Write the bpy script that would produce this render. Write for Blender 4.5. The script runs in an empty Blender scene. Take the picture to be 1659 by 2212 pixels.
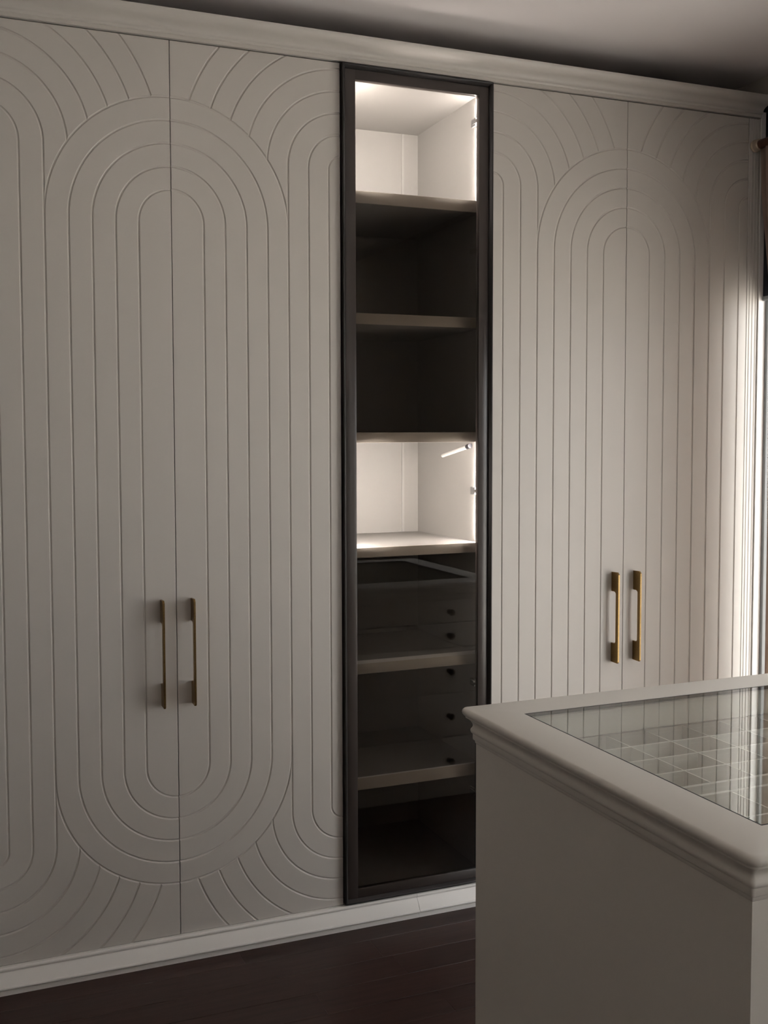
import bpy, bmesh, math, random
from mathutils import Vector, Matrix
random.seed(7)
S = bpy.context.scene
COL = S.collection

# ------------------------------------------------------------------ camera
# solved from the photograph (1659 x 2212): focal 2067.5 px, principal point (627.5, 1060)
FPX, YAW, PITCH, ROLL = 2067.52, 0.3378, -0.0506, -0.0071
CAM = Vector((-0.5186, -2.3464, 1.3141))
fw = Vector((math.sin(YAW)*math.cos(PITCH), math.cos(YAW)*math.cos(PITCH), math.sin(PITCH)))
rt = Vector((math.cos(YAW), -math.sin(YAW), 0)); up = rt.cross(fw)
r2 = math.cos(ROLL)*rt + math.sin(ROLL)*up; u2 = -math.sin(ROLL)*rt + math.cos(ROLL)*up
cam_data = bpy.data.cameras.new('camera'); cam = bpy.data.objects.new('camera', cam_data); COL.objects.link(cam)
cam.matrix_world = Matrix(((r2.x, u2.x, -fw.x, CAM.x), (r2.y, u2.y, -fw.y, CAM.y), (r2.z, u2.z, -fw.z, CAM.z), (0, 0, 0, 1)))
cam_data.sensor_fit = 'VERTICAL'; cam_data.sensor_height = 36; cam_data.sensor_width = 27
cam_data.lens = FPX/2212*36
cam_data.shift_x = 202.0/2212; cam_data.shift_y = -45.9/2212
cam_data.clip_start = 0.02; cam_data.clip_end = 100
S.camera = cam

# ------------------------------------------------------------------ light: overcast daylight through the windows, plus an added sun on the ground outside
w = bpy.data.worlds.new('overcast_sky'); S.world = w; w.use_nodes = True
bg = w.node_tree.nodes['Background']; bg.inputs['Color'].default_value = (.975, .985, 1.0, 1); bg.inputs['Strength'].default_value = 5.3
sun_d = bpy.data.lights.new('sun', 'SUN'); sun_d.energy = 36.0; sun_d.angle = math.radians(1.5); sun_d.color = (1.0, .96, .90)
sun = bpy.data.objects.new('sun', sun_d); COL.objects.link(sun)
sun.rotation_euler = Vector((.10, .62, -.78)).to_track_quat('-Z', 'Y').to_euler()   # added for ground bounce onto the ceiling; runs along the window wall, not indoors
S.view_settings.view_transform = 'Standard'; S.view_settings.look = 'None'
S.view_settings.exposure = 0.0; S.view_settings.gamma = 1.0; S.view_settings.use_curve_mapping = False

# ------------------------------------------------------------------ materials
def nodes(name):
    m = bpy.data.materials.new(name); m.use_nodes = True
    nt = m.node_tree; return m, nt, nt.nodes['Principled BSDF']
def bump(nt, b, scale, strength, dist=0.001, stretch=None):
    tc = nt.nodes.new('ShaderNodeTexCoord'); nz = nt.nodes.new('ShaderNodeTexNoise'); nz.inputs['Scale'].default_value = scale
    nz.inputs['Detail'].default_value = 3
    src = tc.outputs['Object']
    if stretch:
        mp = nt.nodes.new('ShaderNodeMapping'); mp.inputs['Scale'].default_value = stretch
        nt.links.new(src, mp.inputs['Vector']); src = mp.outputs['Vector']
    nt.links.new(src, nz.inputs['Vector'])
    bp = nt.nodes.new('ShaderNodeBump'); bp.inputs['Strength'].default_value = strength; bp.inputs['Distance'].default_value = dist
    nt.links.new(nz.outputs['Fac'], bp.inputs['Height']); nt.links.new(bp.outputs['Normal'], b.inputs['Normal'])
    return nz
def mat(name, col, rough=.5, metal=0, bscale=0, bstr=0, bdist=.001, var=0, stretch=None, spec=None):
    m, nt, b = nodes(name)
    b.inputs['Base Color'].default_value = (*col, 1); b.inputs['Roughness'].default_value = rough; b.inputs['Metallic'].default_value = metal
    if spec is not None: b.inputs['Specular IOR Level'].default_value = spec
    if bscale:
        nz = bump(nt, b, bscale, bstr, bdist, stretch)
        if var:
            rp = nt.nodes.new('ShaderNodeValToRGB')
            rp.color_ramp.elements[0].position = .3; rp.color_ramp.elements[1].position = .7
            rp.color_ramp.elements[0].color = (*[c*(1-var) for c in col], 1); rp.color_ramp.elements[1].color = (*[min(1, c*(1+var)) for c in col], 1)
            nt.links.new(nz.outputs['Fac'], rp.inputs['Fac']); nt.links.new(rp.outputs['Color'], b.inputs['Base Color'])
    return m
def emit(name, col, st):
    m = bpy.data.materials.new(name); m.use_nodes = True; nt = m.node_tree; nt.nodes.clear()
    e = nt.nodes.new('ShaderNodeEmission'); o = nt.nodes.new('ShaderNodeOutputMaterial')
    e.inputs['Color'].default_value = (*col, 1); e.inputs['Strength'].default_value = st
    nt.links.new(e.outputs[0], o.inputs['Surface']); return m
def glass(name, tint, refl=1.0, rough=0.0, ior=1.5):
    m = bpy.data.materials.new(name); m.use_nodes = True; nt = m.node_tree; nt.nodes.clear()
    o = nt.nodes.new('ShaderNodeOutputMaterial'); t = nt.nodes.new('ShaderNodeBsdfTransparent'); g = nt.nodes.new('ShaderNodeBsdfGlossy')
    f = nt.nodes.new('ShaderNodeFresnel')
    ge = nt.nodes.new('ShaderNodeNewGeometry'); mr = nt.nodes.new('ShaderNodeMapRange')      # same reflectance from both faces of the sheet
    mr.inputs['To Min'].default_value = ior; mr.inputs['To Max'].default_value = 1/ior
    nt.links.new(ge.outputs['Backfacing'], mr.inputs['Value']); nt.links.new(mr.outputs[0], f.inputs['IOR'])
    mx = nt.nodes.new('ShaderNodeMixShader'); t.inputs['Color'].default_value = (*tint, 1)
    g.inputs['Color'].default_value = (refl, refl, refl, 1); g.inputs['Roughness'].default_value = rough
    nt.links.new(f.outputs[0], mx.inputs[0]); nt.links.new(t.outputs[0], mx.inputs[1]); nt.links.new(g.outputs[0], mx.inputs[2])
    nt.links.new(mx.outputs[0], o.inputs['Surface']); return m
def wood(name):
    m, nt, b = nodes(name)
    tc = nt.nodes.new('ShaderNodeTexCoord'); mp = nt.nodes.new('ShaderNodeMapping'); mp.inputs['Scale'].default_value = (2.2, 26, 10)
    oi = nt.nodes.new('ShaderNodeObjectInfo'); ad = nt.nodes.new('ShaderNodeVectorMath'); ad.operation = 'ADD'
    sc = nt.nodes.new('ShaderNodeVectorMath'); sc.operation = 'SCALE'; sc.inputs['Scale'].default_value = 9
    nt.links.new(oi.outputs['Location'], sc.inputs[0]); nt.links.new(tc.outputs['Object'], ad.inputs[0]); nt.links.new(sc.outputs[0], ad.inputs[1])
    nt.links.new(ad.outputs[0], mp.inputs['Vector'])
    nz = nt.nodes.new('ShaderNodeTexNoise'); nz.inputs['Scale'].default_value = 3; nz.inputs['Detail'].default_value = 6; nz.inputs['Roughness'].default_value = .6
    nt.links.new(mp.outputs[0], nz.inputs['Vector'])
    rp = nt.nodes.new('ShaderNodeValToRGB'); rp.color_ramp.elements[0].position = .28; rp.color_ramp.elements[1].position = .75
    rp.color_ramp.elements[0].color = (.028, .013, .011, 1); rp.color_ramp.elements[1].color = (.060, .028, .023, 1)
    nt.links.new(nz.outputs['Fac'], rp.inputs['Fac'])
    hs = nt.nodes.new('ShaderNodeHueSaturation'); mr = nt.nodes.new('ShaderNodeMapRange'); mr.inputs['To Min'].default_value = .8; mr.inputs['To Max'].default_value = 1.2
    nt.links.new(oi.outputs['Random'], mr.inputs['Value']); nt.links.new(mr.outputs[0], hs.inputs['Value']); nt.links.new(rp.outputs['Color'], hs.inputs['Color'])
    nt.links.new(hs.outputs['Color'], b.inputs['Base Color']); b.inputs['Roughness'].default_value = .42
    bp = nt.nodes.new('ShaderNodeBump'); bp.inputs['Strength'].default_value = .15; bp.inputs['Distance'].default_value = .0006
    nt.links.new(nz.outputs['Fac'], bp.inputs['Height']); nt.links.new(bp.outputs['Normal'], b.inputs['Normal'])
    return m
M = dict(
    paint=mat('cream_lacquer', (.64, .605, .565), .42, 0, 160, .05, .0004),
    door=mat('cream_door_lacquer', (.63, .595, .555), .45, 0, 120, .06, .0005),
    reveal=mat('white_wall_paint', (.86, .85, .83), .7, 0, 90, .08, .0006),
    plinth=mat('white_plinth_lacquer', (.87, .845, .81), .40, 0, 160, .05, .0004),
    island=mat('island_lacquer', (.72, .685, .63), .40, 0, 160, .05, .0004),
    melamine=mat('white_melamine', (.80, .775, .74), .5, 0, 300, .04, .0002),
    inside=mat('warm_grey_melamine', (.30, .285, .268), .55, 0, 300, .04, .0002),
    joint=mat('joint_cover_strip', (.37, .352, .335), .5),
    shelf=mat('pale_shelf_edging', (.62, .55, .47), .45, 0, 200, .05, .0003),
    wall=mat('wall_paint', (.55, .515, .47), .85, 0, 90, .12, .001),
    ceil=mat('ceiling_paint', (.88, .835, .83), .9, 0, 90, .1, .001),
    frame=mat('black_bronze_metal', (.040, .037, .037), .36, .4, 200, .03, .0002),
    border=mat('dark_glass_border', (.050, .040, .036), .28, 0, 200, .01, .0001),
    smoke=glass('smoked_glass', (.665, .645, .62), 1.0, 0.0, 1.5),
    clear=glass('clear_glass', (.955, .97, .955), 1.0, 0.0, 1.55),
    window=glass('window_glass', (.98, .985, .985), 1.0, 0.0, 1.45),
    brass=mat('antique_brass', (.30, .20, .085), .33, 1.0, 260, .06, .0002, .12),
    knob=mat('bronze_knob', (.05, .038, .028), .35, .8),
    nickel=mat('nickel', (.42, .41, .40), .5, .8),
    hinge=mat('grey_hinge', (.16, .155, .15), .6),
    alu=mat('grey_window_frame', (.22, .23, .235), .45, .2),
    reveal_dark=mat('added_reveal_dark', (.06, .063, .068), .5, .1),
    blind=mat('navy_blind_fabric', (.020, .024, .034), .9, 0, 900, .2, .0003),
    chain=mat('white_plastic_bead', (.80, .80, .80), .3),
    rod=mat('brown_rod', (.10, .045, .028), .4, .1, 60, .1, .0004, .2),
    gold=mat('pale_gold_ring', (.62, .52, .40), .35, .7),
    curtain=mat('rose_beige_curtain', (.50, .38, .32), .9, 0, 700, .25, .0005),
    led=emit('led_diffuser', (1.0, .965, .96), 800.0),
    black=mat('black_plastic', (.015, .015, .02), .4),
    tray=mat('tray_lining', (.60, .59, .56), .7, 0, 300, .1, .0004),
    gap=mat('dark_rebate', (.02, .018, .016), .8),
    bounce_ground=mat('pale_bounce_ground', (.52, .50, .47), .85, 0, 6, .2, .004, .12),
    wood=wood('dark_red_brown_oak'),
    sub=mat('subfloor', (.02, .012, .01), .9),
)

def translucent(m, col, fac):
    nt = m.node_tree; out = next(n for n in nt.nodes if n.type == 'OUTPUT_MATERIAL'); b = nt.nodes['Principled BSDF']
    t = nt.nodes.new('ShaderNodeBsdfTranslucent'); t.inputs['Color'].default_value = (*col, 1)
    mx = nt.nodes.new('ShaderNodeMixShader'); mx.inputs[0].default_value = fac
    nt.links.new(b.outputs[0], mx.inputs[1]); nt.links.new(t.outputs[0], mx.inputs[2]); nt.links.new(mx.outputs[0], out.inputs['Surface'])
translucent(M['curtain'], (.70, .62, .56), .45)

# ------------------------------------------------------------------ helpers
def box(bm, x0, x1, y0, y1, z0, z1, bev=0, seg=2):
    r = bmesh.ops.create_cube(bm, size=1.0)
    for v in r['verts']:
        v.co = Vector(((x0+x1)/2+v.co.x*(x1-x0), (y0+y1)/2+v.co.y*(y1-y0), (z0+z1)/2+v.co.z*(z1-z0)))
    if bev:
        es = list({e for v in r['verts'] for e in v.link_edges})
        bmesh.ops.bevel(bm, geom=es, offset=bev, segments=seg, affect='EDGES', profile=.5)
def mesh_of(bm, name, m, smooth=False):
    bmesh.ops.recalc_face_normals(bm, faces=bm.faces)
    me = bpy.data.meshes.new(name); bm.to_mesh(me); bm.free(); me.materials.append(m)
    if smooth:
        for p in me.polygons: p.use_smooth = True
        me.set_sharp_from_angle(angle=math.radians(38 if smooth is True else smooth))
    return me
def obj(name, me, parent=None):
    o = bpy.data.objects.new(name, me); COL.objects.link(o)
    if parent: o.parent = parent; o.matrix_parent_inverse = parent.matrix_world.inverted()
    return o
def part(name, bm, m, parent=None, smooth=False):
    return obj(name, mesh_of(bm, name, m, smooth), parent)
def bpart(name, m, parent, *b, bev=0):
    bm = bmesh.new(); box(bm, *b, bev=bev); return part(name, bm, m, parent, smooth=bool(bev))
def tag(o, label, cat, group=None):
    o['label'] = label; o['category'] = cat
    if group: o['group'] = group
    return o
def thing(name, label, cat, loc=(0, 0, 0), group=None):
    o = bpy.data.objects.new(name, None); COL.objects.link(o); o.location = loc; o.empty_display_size = .05
    o.matrix_world = Matrix.Translation(loc)
    return tag(o, label, cat, group)
def struct(o): o['kind'] = 'structure'; return o
def extrude_x(bm, prof, x0, x1):
    """prof: list of (y, z), closed polygon, swept along X"""
    a = [bm.verts.new((x0, y, z)) for y, z in prof]; b = [bm.verts.new((x1, y, z)) for y, z in prof]
    n = len(prof)
    for i in range(n): bm.faces.new((a[i], a[(i+1) % n], b[(i+1) % n], b[i]))
    bm.faces.new(a); bm.faces.new(b[::-1])
def extrude_z(bm, prof, z0, z1):
    a = [bm.verts.new((x, y, z0)) for x, y in prof]; b = [bm.verts.new((x, y, z1)) for x, y in prof]
    n = len(prof)
    for i in range(n): bm.faces.new((a[i], a[(i+1) % n], b[(i+1) % n], b[i]))
    bm.faces.new(a); bm.faces.new(b[::-1])
def lathe(bm, prof, origin, axis, seg=24):
    """prof: (radius, along axis)"""
    ax = Vector(axis).normalized(); t = Vector((0, 0, 1)) if abs(ax.z) < .9 else Vector((1, 0, 0))
    e1 = ax.cross(t).normalized(); e2 = ax.cross(e1); O = Vector(origin)
    rings = []
    for r, h in prof:
        if r < 1e-6: rings.append([bm.verts.new(O+ax*h)])
        else: rings.append([bm.verts.new(O+ax*h+(e1*math.cos(2*math.pi*k/seg)+e2*math.sin(2*math.pi*k/seg))*r) for k in range(seg)])
    for A, B in zip(rings, rings[1:]):
        for k in range(seg):
            k2 = (k+1) % seg
            if len(A) == 1 and len(B) == 1: continue
            if len(A) == 1: bm.faces.new((A[0], B[k], B[k2]))
            elif len(B) == 1: bm.faces.new((A[k], A[k2], B[0]))
            else: bm.faces.new((A[k], A[k2], B[k2], B[k]))
def rrect(x0, x1, y0, y1, r, seg=6):
    pts = []
    for cx, cy, a0 in ((x1-r, y1-r, 0), (x0+r, y1-r, 90), (x0+r, y0+r, 180), (x1-r, y0+r, 270)):
        for k in range(seg+1):
            a = math.radians(a0+90*k/seg); pts.append((cx+r*math.cos(a), cy+r*math.sin(a)))
    return pts

# ------------------------------------------------------------------ dimensions (metres)
W = 0.45                       # door width
S2 = 1.3537                    # seam of the second pair
A0, SP = 0.0810, 0.0559        # first groove and groove spacing
ZT, ZB = 2.2955, 0.0610        # door top and bottom
ZC, ZCB = 1.8548, 0.5000       # centres of the middle arches
ZS, ZSB = 2.0210, 0.3370       # centres of the side arches
CEIL = 2.42
XW = 1.847                     # inner face of the window wall
XL, YF, YB = -3.00, -5.40, 0.47
WIN_Y = -1.64
W2A, W2B = -4.45, -3.25      # unseen fill window, added further along the same wall

# ------------------------------------------------------------------ room shell
bm = bmesh.new(); box(bm, XL-.1, XW+.25, YF-.1, YB+.1, -.12, -.008); floor = struct(part('floor', bm, M['sub']))
PW = 0.0895
pm = []
for L in (1.2, .74, .93):
    bm = bmesh.new(); box(bm, -L/2, L/2, -PW/2+.0006, PW/2-.0006, -.0085, 0, bev=.0009, seg=1); pm.append((L, mesh_of(bm, 'plank', M['wood'])))
y = YB-.02; far = bmesh.new()      # rows behind the camera are joined into one part
while y-PW > YF:
    x = XL+.002-random.random()*.6; y -= PW
    while x < XW:
        L, me = random.choice(pm)
        if x+L > XL+.3:
            cx = x+L/2
            if y < -2.9:
                a, b = max(x, XL), min(x+L, XW+.1)
                if b-a > .05: box(far, a+.0005, b-.0005, y+.0006, y+PW-.0006, -.0085, 0, bev=.0009, seg=1)
            elif x+L <= XW+.15 and x >= XL-.08:
                o = obj('plank', me, floor); o.location = (cx, y+PW/2, random.uniform(-.0004, 0))
            else:
                a, b = max(x, XL), min(x+L, XW+.1)
                if b-a > .05:
                    bm = bmesh.new(); box(bm, -(b-a)/2, (b-a)/2, -PW/2+.0006, PW/2-.0006, -.0085, 0, bev=.0009, seg=1)
                    o = part('plank', bm, M['wood'], floor); o.location = ((a+b)/2, y+PW/2, 0)
        x += L
fp = part('planks', far, M['wood'], floor); fp['kind'] = 'stuff'
bm = bmesh.new(); box(bm, XL-.1, XW+.25, YF-.1, YB+.1, CEIL, CEIL+.1); struct(part('ceiling', bm, M['ceil']))
bm = bmesh.new(); box(bm, XL-.1, XW+.25, YB, YB+.1, 0, CEIL); struct(part('wall_back', bm, M['wall']))
bm = bmesh.new(); box(bm, XL-.1, XL, YF, YB, 0, CEIL); struct(part('wall_left', bm, M['wall']))
bm = bmesh.new(); box(bm, XL-.1, XW+.25, YF-.1, YF, 0, CEIL); struct(part('wall_front', bm, M['wall']))
bm = bmesh.new()
box(bm, XW, XW+.25, -.001, YB, 0, CEIL); box(bm, XW, XW+.25, W2B, WIN_Y, 0, CEIL); box(bm, XW, XW+.25, YF, W2A, 0, CEIL)
box(bm, XW, XW+.25, W2A, W2B, 2.36, CEIL); box(bm, XW, XW+.25, W2A, W2B, 0, .02)
box(bm, XW, XW+.25, WIN_Y, -.001, 2.36, CEIL); box(bm, XW, XW+.25, WIN_Y, -.001, 0, .02)
struct(part('wall_right', bm, M['wall']))
bm = bmesh.new(); box(bm, XW+.0002, XW+.25, -.005, -.0012, .021, 2.359); struct(part('trim_1', bm, M['reveal']))

bm = bmesh.new(); box(bm, XW+.26, 40, -30, 30, -.30, -.15)
og = struct(part('ground_outside', bm, M['bounce_ground']))  # unseen ground, added to throw sunlight up onto the ceiling
# window: dark grey frame, two sashes, panes
FX0, FX1 = 1.873, 1.925
win = bpy.data.objects.new('window_1', None); COL.objects.link(win); win.location = (FX0, -1.1, .02); win.matrix_world = Matrix.Translation(win.location); struct(win)
for a, b in ((-.016, -.0055), (-.860, -.800), (WIN_Y+.002, WIN_Y+.056)):
    bpart('window_stile', M['alu'], win, FX0, FX1, a, b, .021, 2.359, bev=.002)
bpart('dark_reveal_strip', M['reveal_dark'], win, FX1+.0005, XW+.249, -.0160, -.0055, .021, 2.359)  # added dark strip, keeps the sky-lit outer reveal from burning out
for a, b in ((.021, .085), (2.30, 2.359)):
    for c, d in ((-.7995, -.0165), (WIN_Y+.0565, -.8605)):
        bpart('window_rail', M['alu'], win, FX0+.002, FX1-.002, c, d, a, b, bev=.002)
for c, d in ((-.801, -.015), (WIN_Y+.055, -.859)):
    bpart('pane', M['window'], win, 1.897, 1.901, c, d, .083, 2.302)

fill_win = bpy.data.objects.new('added_fill_window', None); COL.objects.link(fill_win); fill_win.location = (FX0, -3.85, .02); fill_win.matrix_world = Matrix.Translation(fill_win.location); struct(fill_win)  # unseen window, added to even out the light across the doors
WM = (W2A+W2B)/2
for a, b in ((W2B-.050, W2B-.002), (WM-.03, WM+.03), (W2A+.002, W2A+.050)):
    bpart('window_stile', M['alu'], fill_win, FX0, FX1, a, b, .021, 2.359, bev=.002)
for c, d in ((WM+.0305, W2B-.0505), (W2A+.0505, WM-.0305)):
    for a, b in ((.021, .085), (2.30, 2.359)): bpart('window_rail', M['alu'], fill_win, FX0+.002, FX1-.002, c, d, a, b, bev=.002)
    bpart('pane', M['window'], fill_win, 1.897, 1.901, c-.001, d+.001, .083, 2.302)

# ------------------------------------------------------------------ carved doors
RG = A0+4*SP                   # outermost complete stadium
GP = [(-.0036, -.0012), (.0036, -.0012), (.0033, 0), (.0018, .0017), (.0006, .0024), (-.0006, .0024), (-.0018, .0017), (-.0033, 0)]
def sweep(path, closed):
    """path of (x, z); groove section in (lateral, y)"""
    bm = bmesh.new(); n = len(path); rings = []
    for i, p in enumerate(path):
        a = path[(i-1) % n] if closed or i > 0 else p; b = path[(i+1) % n] if closed or i < n-1 else p
        t = Vector((b[0]-a[0], b[1]-a[1])).normalized(); nn = Vector((-t.y, t.x))
        rings.append([bm.verts.new((p[0]+nn.x*l, y, p[1]+nn.y*l)) for l, y in GP])
    k = len(GP)
    for i in range(n if closed else n-1):
        A, B = rings[i], rings[(i+1) % n]
        for j in range(k): bm.faces.new((A[j], A[(j+1) % k], B[(j+1) % k], B[j]))
    if not closed: bm.faces.new(rings[0]); bm.faces.new(rings[-1][::-1])
    bmesh.ops.recalc_face_normals(bm, faces=bm.faces)
    me = bpy.data.meshes.new('cutter'); bm.to_mesh(me); bm.free(); return me
def stadium(cx, r, z0, z1, seg=44):
    p = [(cx+r*math.cos(math.pi*k/seg), z1+r*math.sin(math.pi*k/seg)) for k in range(seg+1)]
    p += [(cx-r*math.cos(math.pi*k/seg), z0-r*math.sin(math.pi*k/seg)) for k in range(seg+1)]
    return p
def inside(x, z):
    zc = min(max(z, ZCB), ZC); return math.hypot(x, z-zc) < RG
def door_mesh():
    bm = bmesh.new(); box(bm, .0008, W-.0008, 0, .019, ZB, ZT, bev=.0012, seg=2)
    me = bpy.data.meshes.new('door'); bmesh.ops.recalc_face_normals(bm, faces=bm.faces); bm.to_mesh(me); bm.free()
    base = bpy.data.objects.new('carved', me); COL.objects.link(base)
    cuts = [sweep(stadium(0, A0+k*SP, ZCB, ZC), True) for k in range(5)]
    for k in range(8):
        r = W-(A0+6*SP)+k*SP
        if k < 2: cuts.append(sweep(stadium(W, r, ZSB, ZS), True)); continue
        for top in (1, 0):
            pts = []
            cz = ZS if top else ZSB; sg = 1 if top else -1
            for j in range(0, 101):        # from beyond the hinge edge round to the vertical
                a = math.radians(84+(180-84)*j/100); pts.append((W+r*math.cos(a), cz+sg*r*math.sin(a)))
            if k == 2: pts.append((W-r, ZC-.001 if top else ZCB+.001))
            else:
                for j in range(1, 60): pts.append((W-r, cz-sg*.006*j))
                keep = []
                for q, p in enumerate(pts):
                    if inside(*p):
                        a, b = Vector(pts[q-1]), Vector(p)
                        for _ in range(24):
                            m_ = (a+b)/2
                            if inside(m_.x, m_.y): b = m_
                            else: a = m_
                        keep.append((b.x, b.y)); break
                    keep.append(p)
                pts = keep
            pts = [p for p in pts if p[0] < W+.03]
            cuts.append(sweep(pts, False))
    tmp = []
    for c in cuts:
        o = bpy.data.objects.new('cutter', c); COL.objects.link(o); tmp.append(o)
        md = base.modifiers.new('groove', 'BOOLEAN'); md.operation = 'DIFFERENCE'; md.object = o; md.solver = 'MANIFOLD'
    dg = bpy.context.evaluated_depsgraph_get(); dg.update()
    out = bpy.data.meshes.new_from_object(base.evaluated_get(dg)); out.name = 'door'
    for o in tmp+[base]:
        d = o.data; bpy.data.objects.remove(o); bpy.data.meshes.remove(d)
    out.materials.clear(); out.materials.append(M['door'])
    return out
DOOR_R = door_mesh()
def mirrored(me):
    m2 = me.copy(); bm = bmesh.new(); bm.from_mesh(m2)
    for v in bm.verts: v.co.x = -v.co.x
    bmesh.ops.reverse_faces(bm, faces=bm.faces); bm.to_mesh(m2); bm.free(); return m2
DOOR_L = mirrored(DOOR_R)

def handle_mesh():
    # flat bar pull: two deep end blocks and a slimmer grip, cut from one plate
    w2, p, t, H, bl, r = .0027, .032, .0115, .135, .058, .006
    pf = [(0, -H+.002), (0, -H+bl-.003), (-.001, -H+bl)]
    yb = -(p-t)
    for k in range(7):
        a = math.radians(90*k/6); pf.append((yb+r-r*math.sin(a), -H+bl+r-r*math.cos(a)))
    pf = [(0, -H+.001), (0, -H+bl)] + [(yb+r-r*math.sin(math.radians(15*k)), -H+bl+r-r*math.cos(math.radians(15*k))) for k in range(7)]
    pf += [(y_, -z_) for y_, z_ in reversed(pf)]
    pf += [(-p+.006, H), (-p, H-.007), (-p, -H+.004), (-p+.003, -H)]
    bm = bmesh.new()
    a = [bm.verts.new((-w2, y_, z_)) for y_, z_ in pf]; b = [bm.verts.new((w2, y_, z_)) for y_, z_ in pf]; n = len(pf)
    for i in range(n): bm.faces.new((a[i], a[(i+1) % n], b[(i+1) % n], b[i]))
    fa = bm.faces.new(a); fb = bm.faces.new(b[::-1])
    bmesh.ops.bevel(bm, geom=list(fa.edges)+list(fb.edges), offset=.0007, segments=2, affect='EDGES')
    return mesh_of(bm, 'handle', M['brass'])
HANDLE = handle_mesh()

DEPTH = .43
def wardrobe(x_seam, label):
    t = thing('wardrobe', label, 'wardrobe', (x_seam, .2, 0), 'grooved double-door wardrobes')
    x0, x1 = x_seam-W+.001, x_seam+W-.001
    bpart('side_panel', M['paint'], t, x0, x0+.016, .022, DEPTH, 0, 2.294)
    bpart('side_panel', M['paint'], t, x1-.016, x1, .022, DEPTH, 0, 2.294)
    bpart('top_panel', M['paint'], t, x0+.0165, x1-.0165, .022, DEPTH, 2.277, 2.294)
    bpart('base_panel', M['paint'], t, x0+.0165, x1-.0165, .022, DEPTH, .045, .063)
    bpart('back_panel', M['paint'], t, x0+.0165, x1-.0165, DEPTH-.008, DEPTH, .0635, 2.2765)
    for s, me in ((-1, DOOR_L), (1, DOOR_R)):
        d = obj('door', me, t); d.location = (x_seam, 0, 0)
        d.matrix_parent_inverse = t.matrix_world.inverted()
        h = obj('handle', HANDLE, d); h.matrix_parent_inverse = Matrix.Identity(4)
        h.location = (s*.0390, 0, .790); h['label'] = 'antique brass bar pull handle'
    return t
wardrobe(0.0, 'cream arch-grooved double-door wardrobe, standing on the side of the glass cabinet away from the window')
wardrobe(S2, 'cream arch-grooved double-door wardrobe between the glass cabinet and the window')

# ------------------------------------------------------------------ display cabinet with smoked glass door
GX0, GX1 = .4515, .9020
cab = thing('display_cabinet', 'tall display cabinet with black framed smoked glass door and two lit compartments', 'cabinet', ((GX0+GX1)/2, .2, 0))
IX0, IX1 = .468, .884
bpart('side_panel', M['inside'], cab, GX0+.0005, IX0, .0204, DEPTH, 0, 2.293)
bpart('side_panel', M['inside'], cab, IX1, GX1-.0005, .0204, DEPTH, 0, 2.293)
bpart('top_panel', M['inside'], cab, IX0+.0003, IX1-.0003, .0204, DEPTH, 2.276, 2.293)
bpart('base_panel', M['inside'], cab, IX0+.0003, IX1-.0003, .026, DEPTH, .062, .082)
bpart('back_panel', M['inside'], cab, IX0+.0003, IX1-.0003, .412, DEPTH-.001, .0825, 2.2755)
shelves = [(1.950, 1.982), (1.630, 1.659), (1.3115, 1.339), (.999, 1.026), (.680, .708), (.358, .391)]
for i, (a, b) in enumerate(shelves):
    s = bpart('shelf', M['inside'], cab, IX0+.0004, IX1-.0004, .0345, .4115, a, b, bev=.0008)
    bpart('front_edging', M['shelf'], s, IX0+.0004, IX1-.0004, .030, .0343, a, b, bev=.0008)
    if i >= 4:
        hgt = .009 if i == 4 else .0025
        bpart('front_lip', M['reveal'], s, IX0+.002, IX1-.002, .0302, .034, b+.0002, b+hgt)
for a, b in ((1.984, 2.274), (1.028, 1.310)):
    bpart('joint_strip', M['joint'], cab, .8265, .8335, .4085, .4118, a, b)
def led_profile(x, sx, z0, z1):
    # corner aluminium profile with a diffuser turned into the compartment
    c = .0072 if sx > 0 else .0044; y0 = .0362
    bm = bmesh.new(); extrude_z(bm, [(x+sx*.0001, y0), (x+sx*c, y0), (x+sx*c, y0+.0008), (x+sx*.0001, y0+c+.0008)], z0, z1)
    h = part('led_profile', bm, M['nickel'], cab)
    bm = bmesh.new(); e = .0004
    extrude_z(bm, [(x+sx*(c-e), y0+.0009+e), (x+sx*(c-e)+sx*e, y0+.0009+2*e), (x+sx*3*e, y0+c+.0008-e), (x+sx*2*e, y0+c+.0008-2*e)], z0+.001, z1-.001)
    part('led_strip', bm, M['led'], h)
for a, b in ((1.986, 2.272), (1.030, 1.308)):
    led_profile(IX0, 1, a, b); led_profile(IX1, -1, a, b)
for z in (2.205, 1.172, .62, .30):
    h = bpart('hinge', M['hinge'], cab, IX1-.007, IX1-.0002, .046, .072, z-.011, z+.011, bev=.002)
    bpart('hinge_arm', M['hinge'], h, IX1-.0085, IX1-.0072, .030, .066, z-.005, z+.005)
# slim stay under the third shelf
bm = bmesh.new(); lathe(bm, [(0, 0), (.0055, 0), (.0055, .15), (0, .15)], (IX1-.009, .083, 1.2975), (0, .984, -.18), 14)
st = part('stay', bm, M['melamine'], cab, True)
bm = bmesh.new(); lathe(bm, [(0, -.014), (.0068, -.014), (.0072, -.002), (.0072, .002), (0, .002)], (IX1-.009, .083, 1.2975), (0, .984, -.18), 14)
part('end_cap', bm, M['black'], st, True)
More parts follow.
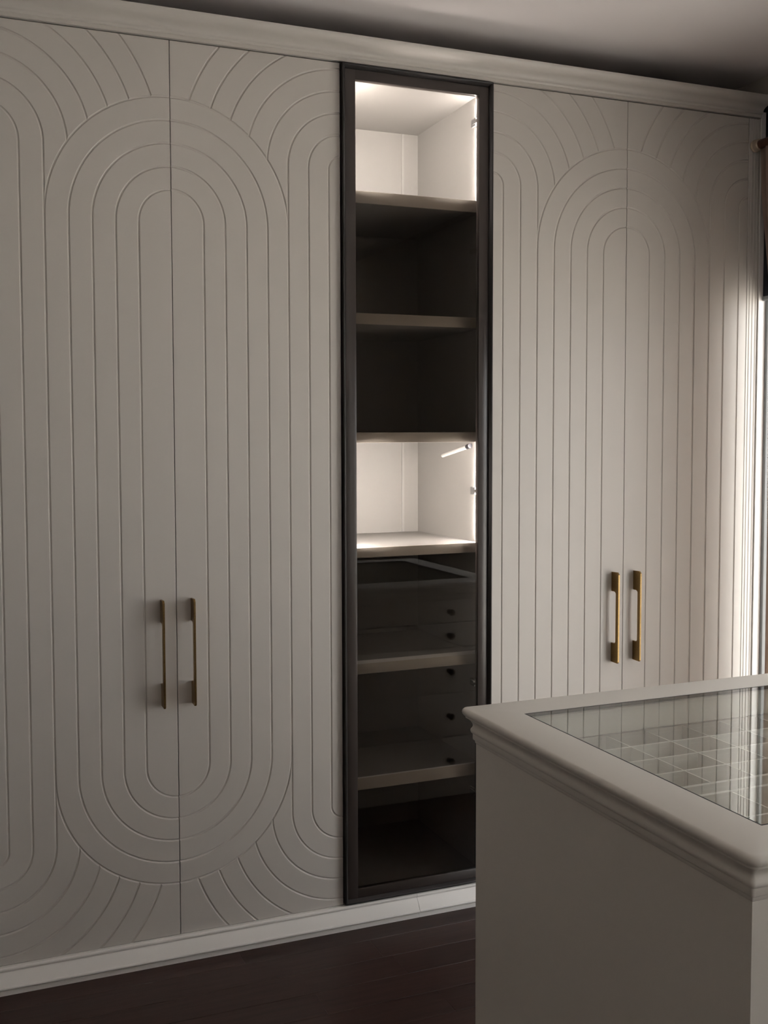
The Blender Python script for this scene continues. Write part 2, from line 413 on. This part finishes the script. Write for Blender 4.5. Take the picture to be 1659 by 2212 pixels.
# glass door: proud outer lip, recessed dark border, smoked pane
dr = bpy.data.objects.new('door', None); COL.objects.link(dr); dr.location = ((GX0+GX1)/2, 0, 1.18); dr.matrix_world = Matrix.Translation(dr.location)
dr.parent = cab; dr.matrix_parent_inverse = cab.matrix_world.inverted()
dr['label'] = 'black framed smoked glass door'
OX0, OX1, OZ0, OZ1 = GX0+.0005, GX1-.0025, .0640, 2.2935
def frame_ring(bm, x0, x1, z0, z1, sec):
    """sec: (inset from the outer edge, y) closed section mitred round the rectangle"""
    cs = ((x0, z0, 1, 1), (x1, z0, -1, 1), (x1, z1, -1, -1), (x0, z1, 1, -1))
    rg = [[bm.verts.new((x+sx*i, y_, z+sz*i)) for i, y_ in sec] for x, z, sx, sz in cs]; n_ = len(sec)
    for q in range(4):
        A, B = rg[q], rg[(q+1) % 4]
        for j in range(n_): bm.faces.new((A[j], A[(j+1) % n_], B[(j+1) % n_], B[j]))
bm = bmesh.new(); frame_ring(bm, OX0, OX1, OZ0, OZ1, [(0, .020), (0, -.0120), (.0008, -.0130), (.0030, -.0130), (.0038, -.0124), (.0096, -.0035), (.0096, .020)]); part('frame', bm, M['frame'], dr)
bm = bmesh.new()
PX0, PX1, PZ0, PZ1 = .4916, .8600, .0985, 2.2575
X0, X1, Z0, Z1 = OX0+.0100, OX1-.0100, OZ0+.0100, OZ1-.0100
box(bm, X0, PX0, -.003, .012, Z0, Z1, bev=.0006); box(bm, PX1, X1, -.003, .012, Z0, Z1, bev=.0006)
box(bm, PX0-.001, PX1+.001, -.003, .012, Z0, PZ0, bev=.0006); box(bm, PX0-.001, PX1+.001, -.003, .012, PZ1, Z1, bev=.0006)
part('border', bm, M['border'], dr, True)
bpart('glass_pane', M['smoke'], dr, PX0-.0005, PX1+.0005, .0005, .0045, PZ0-.0005, PZ1+.0005)

# ------------------------------------------------------------------ crown, plinths, fluted filler
CXA, CXB = -.452, XW-.001
cr = [(.120, 2.2985), (-.0060, 2.2985), (-.0060, 2.3075), (-.0085, 2.3080), (-.0110, 2.3095), (-.0120, 2.3115), (-.0115, 2.3140), (-.0120, 2.3175), (-.0145, 2.3212), (-.0190, 2.3245),
      (-.0250, 2.3270), (-.0310, 2.3283), (-.0350, 2.3287), (-.0390, 2.3295), (-.0450, 2.3315), (-.0510, 2.3350), (-.0555, 2.3395), (-.0580, 2.3440), (-.0585, 2.3470), (-.0560, 2.3480), (.020, 2.3480), (.020, 2.3060), (.120, 2.3060)]
bm = bmesh.new(); extrude_x(bm, cr, CXA, CXB)
tag(part('crown_moulding', bm, M['paint'], None, True), 'long stepped cream crown moulding along the top of the wardrobes', 'moulding')
pl = [(.020, .060), (-.0090, .060), (-.0118, .0585), (-.0128, .0560), (-.0122, .0530), (-.0100, .0512), (-.0098, .0495), (-.0125, .0468), (-.0170, .0415),
      (-.0220, .0345), (-.0262, .0275), (-.0285, .0235), (-.0305, .0225), (-.0318, .0205), (-.0318, .0180), (-.0300, .0158), (-.0240, .0143), (-.0240, .0128), (-.0252, .0122), (-.0252, .0002), (.020, .0002)]
XJ = .6655
for a, b, lab in ((CXA, XJ-.0004, 'longer cream plinth moulding under the wardrobe doors, ending at a joint below the glass cabinet'),
                  (XJ+.0004, XW-.001, 'shorter cream plinth moulding from the joint below the glass cabinet to the window wall')):
    bm = bmesh.new(); extrude_x(bm, pl, a, b); tag(part('plinth_moulding', bm, M['plinth'], None, 22), lab, 'moulding')
FXA = S2+W+.0012
ff = [(FXA, .019), (FXA, .001), (FXA+.001, 0)]
xs = [FXA+.0085, FXA+.0205, FXA+.0325]
for x in xs:
    ff += [(x-.0026, 0), (x-.0014, .0012), (x, .0018), (x+.0014, .0012), (x+.0026, 0)]
ff += [(XW-.0015, 0), (XW-.0005, .001), (XW-.0005, .019)]
bm = bmesh.new(); extrude_z(bm, ff, .0605, 2.2955)
tag(part('fluted_filler', bm, M['paint'], None), 'narrow cream fluted filler strip between wardrobe and window', 'filler strip')

# ------------------------------------------------------------------ island
HI = .80
BX0, BX1, BY0, BY1 = .418, 1.370, -1.426, -.749     # body faces
isl = thing('island', 'cream dressing island with glass display top and moulded edge', 'island', ((BX0+BX1)/2, (BY0+BY1)/2, 0))
GXA, GXB, GYA, GYB = .484, 1.304, -1.374, -.811     # glass opening
prof = [(.0165, 0), (.0200, -.0010), (.0226, -.0035), (.0236, -.0075), (.0226, -.0115), (.0200, -.0145), (.0178, -.0155), (.0176, -.0185), (.0140, -.0205),
        (.0095, -.0245), (.0065, -.0290), (.0055, -.0330), (.0066, -.0365), (.0090, -.0395), (.0098, -.0430), (.0086, -.0470), (.0060, -.0490),
        (.0057, -.0510), (.0057, -.0590), (.0045, -.0610), (.0022, -.0625), (.0018, -.0660), (.0, -.0690)]
bm = bmesh.new(); rings = []
for o_, z in prof:
    rings.append([bm.verts.new((x, y, HI+z)) for x, y in rrect(BX0-o_, BX1+o_, BY0-o_, BY1+o_, max(.0008, .0008+o_*.55))])
n = len(rings[0])
for A, B in zip(rings, rings[1:]):
    for k in range(n): bm.faces.new((A[k], A[(k+1) % n], B[(k+1) % n], B[k]))
# top ring round the opening and the apron inside it
inner = [bm.verts.new((x, y, HI)) for x, y in rrect(GXA, GXB, GYA, GYB, .0012)]
low = [bm.verts.new((v.co.x, v.co.y, HI-.0585)) for v in inner]
for k in range(n):
    bm.faces.new((inner[k], inner[(k+1) % n], rings[0][(k+1) % n], rings[0][k]))
    bm.faces.new((inner[k], inner[(k+1) % n], low[(k+1) % n], low[k]))
    bm.faces.new((rings[-1][k], rings[-1][(k+1) % n], low[(k+1) % n], low[k]))
part('top_frame', bm, M['island'], isl, True)
for a in ((BX0, BX0+.018, BY0, BY1), (BX1-.018, BX1, BY0, BY1), (BX0+.018, BX1-.018, BY0, BY0+.018)):
    bpart('side_panel', M['island'], isl, *a, 0, HI-.0688)
bpart('carcass_back', M['island'], isl, BX0+.018, BX1-.018, BY1-.030, BY1-.0205, 0, HI-.0688)
bpart('floor_board', M['tray'], isl, BX0+.0185, BX1-.0185, BY0+.0185, BY1-.0305, HI-.135, HI-.125)
for z0, z1 in ((.6485, .7305), (.5565, .6465), (.3865, .5545), (.2235, .3845), (.055, .2215)):
    d = bpart('drawer', M['island'], isl, BX0+.0195, BX1-.0195, BY1-.019, BY1+.001, z0, z1, bev=.0015)
    for kx in (-.288, .288):
        bm = bmesh.new(); lathe(bm, [(0, 0), (.009, 0), (.009, .002), (.0050, .005), (.0045, .013), (.0100, .018), (.0125, .023), (.0110, .027), (.0, .0285)],
                                ((BX0+BX1)/2+kx, BY1+.001, (z0+z1)/2), (0, 1, 0), 20)
        part('knob', bm, M['knob'], d, True)
bpart('kickboard', M['island'], isl, BX0+.0195, BX1-.0195, BY1-.019, BY1-.001, 0, .053)
for a in ((GXA+.0001, GXB-.0001, GYA+.0001, GYA+.0032), (GXA+.0001, GXB-.0001, GYB-.0026, GYB-.0001), (GXA+.0001, GXA+.0032, GYA+.0032, GYB-.0026), (GXB-.0032, GXB-.0001, GYA+.0032, GYB-.0026)):
    bpart('gasket', M['gap'], isl, *a, HI-.007, HI-.0002)
bpart('glass_top', M['clear'], isl, GXA+.0033, GXB-.0033, GYA+.0033, GYB-.0027, HI-.0052, HI-.0003)

# two divided jewellery trays under the glass
def tray(y0, y1, label, rows):
    x0, x1 = BX0+.021, BX1-.021
    t = thing('jewellery_tray', label, 'tray', ((x0+x1)/2, (y0+y1)/2, HI-.1245))
    zb, zt = HI-.1248, HI-.070
    bpart('tray_base', M['tray'], t, x0, x1, y0, y1, zb, zb+.004)
    th = .0040
    for a in ((x0, x1, y0, y0+.007), (x0, x1, y1-.007, y1)): bpart('tray_side', M['melamine'], t, *a, zb+.0042, zt)
    for a in ((x0, x0+.007, y0+.0072, y1-.0072), (x1-.007, x1, y0+.0072, y1-.0072)): bpart('tray_side', M['melamine'], t, *a, zb+.0042, zt)
    xs_ = []; x = .594
    while x < x1-.03: xs_.append(x); x += .0940
    for yy in rows: bpart('divider', M['melamine'], t, x0+.0072, x1-.0072, yy-th/2, yy+th/2, zb+.0042, zt-.001)
    ys = [y0+.0072]+[v for r in sorted(rows) for v in (r-th/2-.0002, r+th/2+.0002)]+[y1-.0072]
    me = {}
    for xx in xs_:
        for a, b in zip(ys[0::2], ys[1::2]):
            bpart('divider', M['melamine'], t, xx-.0015, xx+.0015, a, b, zb+.0042, zt-.001)
    return t
tray(-1.0755, -.7830, 'divided white jewellery tray under the island glass, on the side by the wardrobes', [-.862, -.934, -1.0035])
tray(-1.4055, -1.1080, 'divided white jewellery tray under the island glass, on the side away from the wardrobes', [-1.206, -1.300])

# ------------------------------------------------------------------ window dressing
RX, RZ, RR = 1.8255, 2.212, .0135
rod = thing('curtain_rod', 'brown curtain rod with pale gold end ring fixed beside the wardrobe', 'curtain rod', (RX, -1.1, RZ))
bm = bmesh.new(); lathe(bm, [(0, .006), (RR, .006), (RR, 1.70), (0, 1.70)], (RX, -.001, RZ), (0, -1, 0), 24); part('pole', bm, M['rod'], rod, True)
bm = bmesh.new(); lathe(bm, [(0, 0), (.0185, 0), (.0190, .003), (.0165, .006), (.0165, .010), (.0178, .013), (.0170, .020), (.0136, .022)], (RX, -.001, RZ), (0, -1, 0), 28); part('end_ring', bm, M['gold'], rod, True)
def curtain():
    bm = bmesh.new(); zt = RZ-RR-.0006; nz, nu = 40, 90; grid = []
    for i in range(nz+1):
        z = zt-(zt-.03)*i/nz
        def lerp(tab):
            for (z0, v0), (z1, v1) in zip(tab, tab[1:]):
                if z1 <= z <= z0: f = (z0-z)/(z0-z1); return v0+(v1-v0)*f
            return tab[-1][1]
        ya = lerp([(2.3, -.024), (2.19, -.024), (2.05, -.030), (1.94, -.045), (1.75, -.068), (1.50, -.072), (1.1, -.074), (0, -.076)])
        yb = lerp([(2.3, -.54), (2.19, -.54), (1.8, -.53), (1.45, -.52), (1.1, -.52), (0, -.52)])  # lower width, out of view, shaped to shade the door nearest the window
        amp = lerp([(2.3, .008), (1.9, .012), (1.1, .011), (0, .016)])
        row_ = []
        for k in range(nu+1):
            u = k/nu; y_ = ya+(yb-ya)*u
            row_.append(bm.verts.new((RX+amp*math.sin(u*13*2*math.pi), y_, z)))
        grid.append(row_)
    for i in range(nz):
        for k in range(nu): bm.faces.new((grid[i][k], grid[i][k+1], grid[i+1][k+1], grid[i+1][k]))
    return bm
cu = thing('curtain', 'rose beige curtain gathered back on the brown rod', 'curtain', (RX, -.3, .03))
f = part('fabric', curtain(), M['curtain'], cu, True)
sd = f.modifiers.new('thickness', 'SOLIDIFY'); sd.thickness = .0015; sd.offset = 0

bl = thing('roller_blind', 'dark navy roller blind half lowered in the window', 'roller blind', (1.86, -1.1, 1.745))
bpart('cassette', M['blind'], bl, 1.8490, 1.8715, WIN_Y+.006, -.006, 2.315, 2.358, bev=.002)
bpart('fabric', M['blind'], bl, 1.8630, 1.8642, WIN_Y+.012, -.0054, 1.752, 2.316)
bpart('bottom_bar', M['alu'], bl, 1.8605, 1.8667, WIN_Y+.012, -.0058, 1.742, 1.7555, bev=.0015)
bm = bmesh.new()
for yy, xx in ((-.0360, 1.8500), (-.0480, 1.8500)):
    z = 2.312
    while z > .42:
        bmesh.ops.create_icosphere(bm, subdivisions=1, radius=.0026, matrix=Matrix.Translation((xx, yy-(2.3-z)*.013, z))); z -= .0066
ch = part('bead_chain', bm, M['chain'], bl, True); ch['kind'] = 'stuff'; ch['label'] = 'white bead pull chain'
